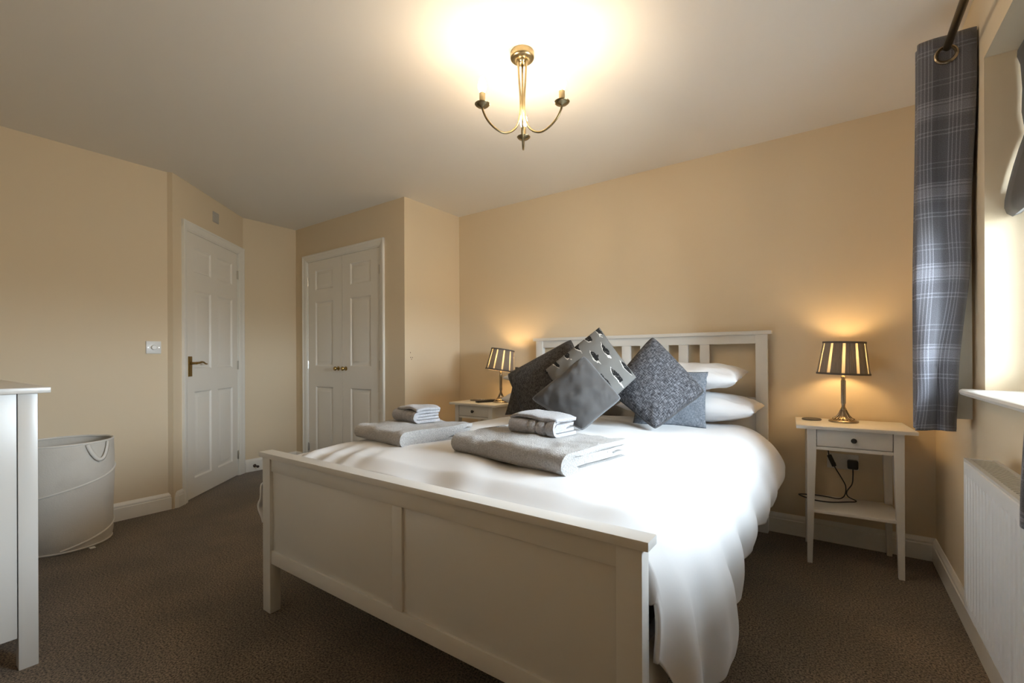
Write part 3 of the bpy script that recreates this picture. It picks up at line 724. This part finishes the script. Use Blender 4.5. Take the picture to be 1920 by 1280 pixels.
def cloth(label, loc, rz, length, depth, ht, seed):
    t = thing('face_cloth', label, 'towel', loc, rz, GF)
    folded(t, 'outer_fold', 'towel2', length, depth, ht, .0125, seed, grooves=(.42, .60, .80), amp=.005, step=.007)
    folded(t, 'inner_fold', 'towel2', length-.01, depth-.02, ht-.032, .0105, seed+2, off=(0, .006, .016), amp=.002, step=.008)
    P = []
    for i in range(29):
        a = i/28; row = []
        for j in range(17):
            b = j/16; x = -length/2-.004+(length+.006)*a; y = -depth/2+.018+(depth-.02)*b
            z = ht+.008+.010*math.sin(a*3.0+seed)*.6+.008*noise.noise((x*14+seed, y*14, 1))-.006*max(0, 1-b*5)**2-.012*max(0, 1-a*7)-.004*max(0, a*8-7)
            y += .010*noise.noise((x*13, seed, 2))*max(0, 1-b*3)
            row.append(Vector((x, y, z)))
        P.append(row)
    mb = MB(); mb.grid(P); o = mb.build('flap', 'towel2', t, smooth=180)
    s_ = o.modifiers.new('t', 'SOLIDIFY'); s_.thickness = .011; s_.offset = 0
    return t
bath('larger grey bath towel folded nearer the window side of the bed', (-.910, 1.435, .697), R(-10), .545, .37, 2.0)
bath('grey bath towel folded nearer the wardrobe side of the bed', (-1.62, 1.47, .692), R(-9), .40, .39, 9.0, ht=.066)
cloth('small banded face cloth on the bath towel nearer the window', (-.925, 1.50, .772), R(-6), .215, .15, .062, 1.0)
cloth('small banded face cloth on the bath towel nearer the wardrobe', (-1.67, 1.54, .760), R(-9), .185, .15, .056, 6.0)

# ------------------------------------------------------------------ bedside tables
def bedside(label, loc, rz, w=.485, d=.37, h=.712):
    t = thing('bedside_table', label, 'bedside table', loc, rz, 'white bedside tables either side of the bed')
    lx = w/2-.048; ly = d/2-.020
    def b_(nm, *a, bev=.002): return MB().box(*a, bev).build(nm, 'furn', t, smooth=30)
    b_('top', -w/2, w/2, -d/2, d/2, h-.018, h, bev=.003)
    for sx in (-1, 1):
        for sy in (-1, 1):
            # outer faces plumb, inner faces taper below the apron
            def ring(z, wd): 
                xs = sorted((sx*lx, sx*(lx-wd))); yy = sorted((sy*ly, sy*(ly-wd)))
                return [(xs[0], yy[0], z), (xs[1], yy[0], z), (xs[1], yy[1], z), (xs[0], yy[1], z)]
            mb = MB(); A = [Vector(p) for p in ring(0, .022)]; B = [Vector(p) for p in ring(h-.125, .040)]; C = [Vector(p) for p in ring(h-.018, .040)]
            V = mb.grid([A, B, C], closed_u=True); mb.bm.faces.new(V[0]); mb.bm.faces.new(V[2])
            mb.build('leg', 'furn', t, smooth=20)
    zt = h-.018; fx = lx-.040
    b_('front_rail', -fx, fx, -ly+.003, -ly+.021, zt-.106, zt-.089)
    b_('back_rail', -fx, fx, ly-.021, ly-.003, zt-.106, zt)
    for sx in (-1, 1): b_('side_apron', min(sx*lx-sx*.003, sx*lx-sx*.018), max(sx*lx-sx*.003, sx*lx-sx*.018), -ly+.04, ly-.04, zt-.106, zt)
    b_('drawer_runner', -fx, fx, -ly+.022, ly-.022, zt-.104, zt-.098, bev=0)
    dr = b_('drawer', -fx+.0025, fx-.0025, -ly+.003, -ly+.02, zt-.0865, zt-.003)
    MB().box(-fx+.012, fx-.012, -ly+.02, ly-.03, zt-.085, zt-.02).build('drawer_box', 'furn', dr, smooth=0)
    k = MB().lathe([(0, 0), (.006, 0), (.006, .010), (.012, .014), (.0125, .020), (.008, .025), (0, .026)], seg=18).build('knob', 'black', dr)
    k.rotation_euler = (R(90), 0, 0); k.location = (0, -ly+.003, zt-.046)
    b_('shelf', -lx+.004, lx-.004, -ly+.004, ly-.004, .262, .278)
    return t
NSR = (.066, 2.985); NSL = (-2.36, 2.945)
bedside('white bedside table with open shelf and cable beside the plaid curtain', (*NSR, 0), R(4))
bedside('white bedside table holding a remote control', (*NSL, 0), R(0), h=.706)

# ------------------------------------------------------------------ table lamps
def lamp(label, loc, tilt, tdir, rz=0):
    t = thing('table_lamp', label, 'lamp', loc, rz, 'pleated bedside lamps')
    MB().lathe([(0, 0), (.066, 0), (.068, .004), (.066, .008), (.058, .012), (.050, .016), (.046, .017), (.036, .024), (.026, .036), (.018, .052), (.0135, .066), (.0145, .070), (.0135, .074), (.0, .076)], seg=40).build('base', 'pewter', t)
    fl = MB()
    for k in range(18):
        a = 2*math.pi*k/18; c_, s_ = math.cos(a), math.sin(a)
        fl.tube([(r*c_, r*s_, z) for r, z in ((.050, .017), (.0375, .0235), (.0275, .0355), (.019, .052), (.0142, .066))], lambda u: .0032-.0018*u, 6)
    fl.build('fluting', 'pewter', t)
    st_ = MB().lathe([(0, .074), (.0105, .074), (.0105, .078), (.0085, .084), (.0098, .10), (.0098, .226), (.0082, .236), (.0112, .24), (.0112, .246), (.008, .25), (.008, .272), (.0, .272)], seg=24)
    for k in range(10):
        a = 2*math.pi*k/10; st_.tube([(.0097*math.cos(a), .0097*math.sin(a), .10), (.0097*math.cos(a), .0097*math.sin(a), .226)], .0016, 6)
    st_.build('stem', 'pewter', t)
    MB().lathe([(0, .268), (.013, .268), (.013, .31), (.0, .31)], seg=16).build('bulb_holder', 'plastic', t)
    MB().lathe([(0, .308), (.011, .308), (.016, .330), (.021, .352), (.021, .372), (.014, .390), (0, .398)], seg=18).build('bulb', 'lbulb', t, smooth=180)
    # shade: 11 wide pleats with narrow sheer gaps between them
    zb, zt_, rb, rt = .262, .430, .118, .094
    piv = Vector((0, 0, .31)); ax = Vector((math.cos(tdir), math.sin(tdir), 0)); RM = Matrix.Rotation(tilt, 3, ax)
    def S(r, a, z): return RM @ (Vector((r*math.cos(a), r*math.sin(a), z))-piv)+piv
    sh = MB()
    ring = lambda z, r, n=72: [S(r, 2*math.pi*k/n, z) for k in range(n)]
    sh.grid([ring(zb+(zt_-zb)*q/6, (rb+(rt-rb)*q/6)-.0025) for q in range(7)], closed_u=True)
    so = sh.build('shade', 'shade2', t, smooth=180)
    n = 11
    for k in range(n):
        a0 = 2*math.pi*(k+.11)/n; a1 = 2*math.pi*(k+.89)/n; P = []
        for q in range(5):
            z = zb+(zt_-zb)*q/4; r = rb+(rt-rb)*q/4; row = []
            for j in range(13):
                f = j/12; row.append(S(r+.0012*math.cos(j*math.pi), a0+(a1-a0)*f, z))
            P.append(row)
        mb = MB(); mb.grid(P); mb.build('pleat', 'shade', so, smooth=60)
    for r, z in ((rb+.001, zb), (rt+.001, zt_)):
        mb = MB(); mb.grid([ring(z-.005, r+.0015), ring(z-.005, r+.0025), ring(z+.005, r+.0025), ring(z+.005, r-.004), ring(z-.005, r-.004), ring(z-.005, r+.0015)], closed_u=True); mb.build('shade_trim', mat('shade_trim_band', (.12, .10, .085), .8), so)
    # wire spider carrying the shade
    mb = MB()
    for k in range(3):
        a = 2*math.pi*k/3; mb.tube([(.012*math.cos(a), .012*math.sin(a), .285), S(rb-.006, a, zb+.012)], .0012, 6)
    mb.build('shade_carrier', 'steel', t)
    return t
LRX, LRY = .040, 3.045
lamp('lit pleated table lamp with bronze stem beside the plaid curtain', (LRX, LRY, .712), R(2), R(90), R(8))
lamp('lit pleated table lamp with askew shade beside the remote control', (-2.235, 2.985, .706), R(9), R(125), R(20))

# coasters and remote
def coaster(label, loc):
    t = MB().lathe([(0, 0), (.045, 0), (.047, .002), (.047, .006), (.045, .008), (.041, .008), (.040, .0065), (0, .0065)], seg=36).build('coaster', 'coaster', None, smooth=35); t.location = loc
    tag(t, label, 'coaster', 'dark round coasters on the bedside tables')
coaster('dark round coaster on the bedside table by the curtain', (-.105, 3.06, .712))
coaster('dark round coaster on the bedside table with the remote control', (-2.505, 2.985, .706))
rc = thing('remote_control', 'black remote control lying beside the lamp with the askew shade', 'remote control', (-2.335, 2.925, .706), R(68))
MB().box(-.095, .095, -.024, .024, .0, .020, .006, 3).build('body', 'black', rc)
for i in range(5):
    for j in range(3): MB().box(-.06+i*.024, -.046+i*.024, -.016+j*.0125, -.009+j*.0125, .0195, .0222, .001).build('button', mat('rubber_button', (.05, .05, .055), .6) if 'rubber_button' not in bpy.data.materials else bpy.data.materials['rubber_button'], rc)

# ------------------------------------------------------------------ socket, plug, cord
sk = thing('wall_socket', 'white double wall socket behind the bedside table', 'socket', (.038, YB, .47))
MB().box(-.073, .073, -.009, .001, -.043, .043, .003).build('faceplate', 'plastic', sk)
for sx in (-1, 1):
    MB().box(sx*.022-.005, sx*.022+.005, -.012, -.008, .014, .03, .001).build('rocker', 'plastic', sk)
    mb = MB(); x = sx*.045
    mb.box(x-.002, x+.002, -.0095, -.0085, .004, .012).box(x-.014, x-.008, -.0095, -.0085, -.014, -.011).box(x+.008, x+.014, -.0095, -.0085, -.014, -.011)
    mb.build('pin_slot', 'black', sk)
pc = thing('lamp_cord', 'black lamp cord with plug and inline switch on the bedside table shelf', 'cord', (.0, 3.1, .28))
O = Vector((.0, 3.1, .28))
def cr(pts, n=10): return catmull([tuple(p) for p in pts], len(pts)*n)
pg = MB().box(.058, .108, 3.145, YB-.0088, .438, .488, .011, 3); bmesh.ops.translate(pg.bm, verts=pg.bm.verts[:], vec=-O); pg.build('plug', 'black', pc)
cab = [(.083, 3.158, .442), (.083, 3.150, .40), (.078, 3.135, .36), (.055, 3.12, .32), (.060, 3.11, .295), (.095, 3.075, .284), (.05, 3.04, .2815), (-.02, 2.99, .2815), (-.085, 2.985, .2815), (-.135, 3.005, .285), (-.165, 3.03, .29), (-.13, 3.06, .288), (-.08, 3.09, .284), (-.03, 3.095, .2815), (.02, 3.09, .2815), (.045, 3.11, .30), (.050, 3.13, .345), (.030, 3.14, .39), (.008, 3.145, .43), (-.002, 3.148, .45)]
mb = MB(); mb.tube([Vector(p)-O for p in cr(cab)], .003, 8); mb.build('cable', 'black', pc)
mb = MB(); mb.tube([Vector(p)-O for p in cr([(-.026, 3.15, .505), (-.030, 3.155, .54), (-.03, 3.175, .60), (-.02, 3.19, .66), (.0, 3.185, .72), (.025, 3.13, .722), (.035, 3.105, .718)])], .003, 8); mb.build('cable', 'black', pc)
mb = MB(); mb.box(-.011, .011, -.009, .009, -.034, .034, .006, 3); o = mb.build('inline_switch', 'black', pc); o.location = Vector((-.013, 3.148, .478))-O; o.rotation_euler = (0, R(-22), 0)

# ------------------------------------------------------------------ ceiling light
CLX, CLY = -1.108, 1.645
cl = thing('ceiling_light', 'antique brass three-arm ceiling light with glowing candle bulbs', 'ceiling light', (CLX, CLY, CZ))
MB().lathe([(0, 0), (.050, 0), (.0525, -.003), (.0525, -.024), (.050, -.030), (.043, -.034), (.028, -.036), (.018, -.037), (.014, -.040), (.010, -.046), (0, -.047)], seg=40).build('ceiling_rose', 'brass', cl)
fwd = 90+35.4
for k, az in enumerate((fwd-3, fwd+118, fwd-123)):
    a = R(az); ux, uy = math.cos(a), math.sin(a); RR = .192
    arm = [(.020, -.034), (.020, -.055), (.016, -.12), (.010, -.20), (.011, -.26), (.022, -.315), (.050, -.354), (.092, -.372), (.135, -.361), (.170, -.334), (.188, -.304), (.192, -.286)]
    # sideways offset keeps the three rods apart
    ox, oy = -uy*.006, ux*.006
    pts = [Vector((r*ux, r*uy, z)) for r, z in catmull(arm, 60)]
    A = MB().tube(pts, .0048, 10).build('arm', 'brass', cl, smooth=60)
    q = Vector((RR*ux, RR*uy, -.286))
    o = MB().lathe([(0, -.006), (.006, -.005), (.010, -.001), (.024, .002), (.031, .008), (.032, .010), (.030, .0095), (.022, .005), (.010, .004), (0, .004)], seg=28).build('drip_pan', 'brass', A); o.location = q
    o = MB().lathe([(0, .002), (.0125, .002), (.0125, .055), (.0115, .057), (0, .057)], seg=24).build('candle_sleeve', 'brass', A); o.location = q
    o = MB().lathe([(0, .056), (.009, .056), (.0125, .064), (.0170, .078), (.0178, .088), (.0155, .102), (.0095, .116), (.0035, .125), (0, .127)], seg=20).build('bulb', 'bulb', A, smooth=180); o.location = q

# ------------------------------------------------------------------ chest of drawers
CX1, CX0, CY1, CY0, CH = -2.275, -3.84, .332, -.17, .968
ch = thing('chest_of_drawers', 'white wooden chest of drawers standing next to the laundry hamper', 'chest of drawers', ((CX0+CX1)/2, (CY0+CY1)/2, 0))
cx, cy = (CX1-CX0)/2, (CY1-CY0)/2
def cb(nm, *a, bev=.002, parent=ch): return MB().box(*a, bev).build(nm, 'furn', parent, smooth=30)
cb('top', -cx-.015, cx+.020, -cy-.012, cy+.030, CH-.020, CH, bev=.003)
for sx in (-1, 1):
    x0, x1 = sorted((sx*cx, sx*(cx-.05)))
    cb('leg', x0, x1, cy-.048, cy, 0, CH-.02); cb('leg', x0, x1, -cy, -cy+.048, 0, CH-.02)
    x0, x1 = sorted((sx*(cx-.002), sx*(cx-.02)))
    cb('side_panel', x0, x1, -cy+.0465, cy-.0505, .112, CH-.02)
cb('back_panel', -cx+.05, cx-.05, -cy+.002, -cy+.012, .12, CH-.02)
cb('bottom_rail', -cx+.05, cx-.05, cy-.03, cy-.003, .11, .145)
cb('bottom_board', -cx+.02, cx-.02, -cy+.01, cy-.03, .125, .14)
cb('centre_stile', -.018, .018, cy-.03, cy-.003, .145, CH-.02)
zr = [.145, .352, .559, .755, .948]
for i in range(4):
    for sx in (-1, 1):
        a, b = sorted((sx*.020, sx*(cx-.052)))
        dr = cb('drawer', a, b, cy-.022, cy-.003, zr[i]+.003, zr[i+1]-.004)
        for f in ((.22, .78)):
            k = MB().lathe([(0, 0), (.007, 0), (.007, .012), (.014, .017), (.0145, .023), (.009, .028), (0, .029)], seg=16).build('knob', 'black', dr)
            k.rotation_euler = (R(-90), 0, 0); k.location = (a+(b-a)*f, cy-.003, (zr[i]+zr[i+1])/2)

# ------------------------------------------------------------------ laundry hamper
HX, HYY, HR, HH = -3.645, .640, .212, .592
hp = thing('laundry_hamper', 'off-white pop-up fabric laundry hamper with spiral binding against the wall', 'laundry hamper', (HX, HYY, 0))
def hr(a, z): # slightly slouched cylinder
    return HR*(1-.018*math.sin(math.pi*z/HH*1.9+.4)+.012*noise.noise((math.cos(a)*1.5, math.sin(a)*1.5, z*5))) - .01*max(0, 1-z/.05)
P = []
for q in range(41):
    z = HH*q/40; P.append([Vector((hr(2*math.pi*k/72, z)*math.cos(2*math.pi*k/72), hr(2*math.pi*k/72, z)*math.sin(2*math.pi*k/72), z+.0008)) for k in range(72)])
mb = MB(); V = mb.grid(P, closed_u=True); mb.bm.faces.new(V[0])
o = mb.build('body', 'hamper', hp, smooth=60); s_ = o.modifiers.new('t', 'SOLIDIFY'); s_.thickness = .003; s_.offset = 1
MB().tube([(hr(a, HH)*math.cos(a), hr(a, HH)*math.sin(a), HH) for a in [2*math.pi*k/72 for k in range(72)]], .0065, 8, closed=True).build('rim', 'tape', hp)
MB().tube([(hr(a, .008)*math.cos(a), hr(a, .008)*math.sin(a), .0065) for a in [2*math.pi*k/72 for k in range(72)]], .006, 8, closed=True).build('base_binding', 'tape', hp)
# spiral: at the right hand tangent (angle ~80 deg) z=.425 and .10, falling clockwise (towards the camera side)
sp_ = []
for k in range(260):
    z = HH-.004-(HH-.02)*k/259; a = R(78)-(.425-z)/.325*2*math.pi
    sp_.append((hr(a, z)*math.cos(a)*1.012, hr(a, z)*math.sin(a)*1.012, z))
MB().tube(sp_, .0058, 8).build('spiral_binding', 'tape', hp)
for a0 in (R(30), R(210)):
    pts = []
    for k in range(25):
        t = k/24; a = a0+(t-.5)*.52; drop = .095*math.sin(math.pi*t)**.75
        rr = hr(a, HH)+.012+.010*math.sin(math.pi*t); pts.append(Vector((rr*math.cos(a), rr*math.sin(a), HH-.004-drop)))
    mb = MB(); G_ = []
    for i, p in enumerate(pts):
        d = (pts[min(i+1, 24)]-pts[max(i-1, 0)]).normalized(); rad = Vector((p.x, p.y, 0)).normalized(); wv = d.cross(rad).normalized()
        G_.append([p+wv*.011, p+rad*.003, p-wv*.011])
    mb.grid(G_); o = mb.build('handle', 'tape', hp, smooth=60); s_ = o.modifiers.new('t', 'SOLIDIFY'); s_.thickness = .003
a = R(5); MB().box(HR*math.cos(a)-.005, HR*math.cos(a)+.028, .06, .085, .002, .005, .001).build('care_tag', 'tape', hp)

# ------------------------------------------------------------------ small wall fittings
sw = thing('dimmer_switch', 'white dimmer switch plate on the wall by the single door', 'light switch', (XL, 1.128, 1.151), R(90))
MB().box(-.043, .043, -.009, .001, -.043, .043, .003).build('faceplate', 'plastic', sw)
o = MB().lathe([(0, 0), (.017, 0), (.016, .014), (.014, .016), (0, .016)], seg=28).build('dial', 'plastic', sw); o.rotation_euler = (R(90), 0, 0); o.location = (0, -.009, 0)
for x in (-.031, .031):
    o = MB().lathe([(0, 0), (.004, 0), (.0035, .001), (0, .001)], seg=14).build('screw', 'steel', sw); o.rotation_euler = (R(90), 0, 0); o.location = (x, -.009, 0)
bp = Matrix.Rotation(DA, 3, 'Z') @ Vector((.525, 0, 0))
vt = thing('wall_blanking_plate', 'small pale square plate on the wall above the single door', 'wall plate', (D0[0]+bp.x, D0[1]+bp.y, 2.252), DA)
pm = mat('grey_plate', (.50, .47, .43), .5)
MB().box(-.043, .043, -.008, .001, -.043, .043, .003).build('plate', pm, vt)
for i in range(4): MB().box(-.030, .030, -.0095, -.007, -.028+i*.017, -.020+i*.017, .001).build('louvre', pm, vt)
ds = thing('door_stop', 'dark rubber-tipped door stop on the skirting by the single door', 'door stop', (XA+.017, 2.105, .052), R(90))
o = MB().lathe([(0, -.001), (.016, -.001), (.015, .004), (.007, .007), (.0055, .05), (.011, .052), (.012, .066), (.009, .07), (0, .07)], seg=20).build('peg', mat('dark_brown_rubber', (.05, .03, .02), .5), ds); o.rotation_euler = (R(90), 0, 0)
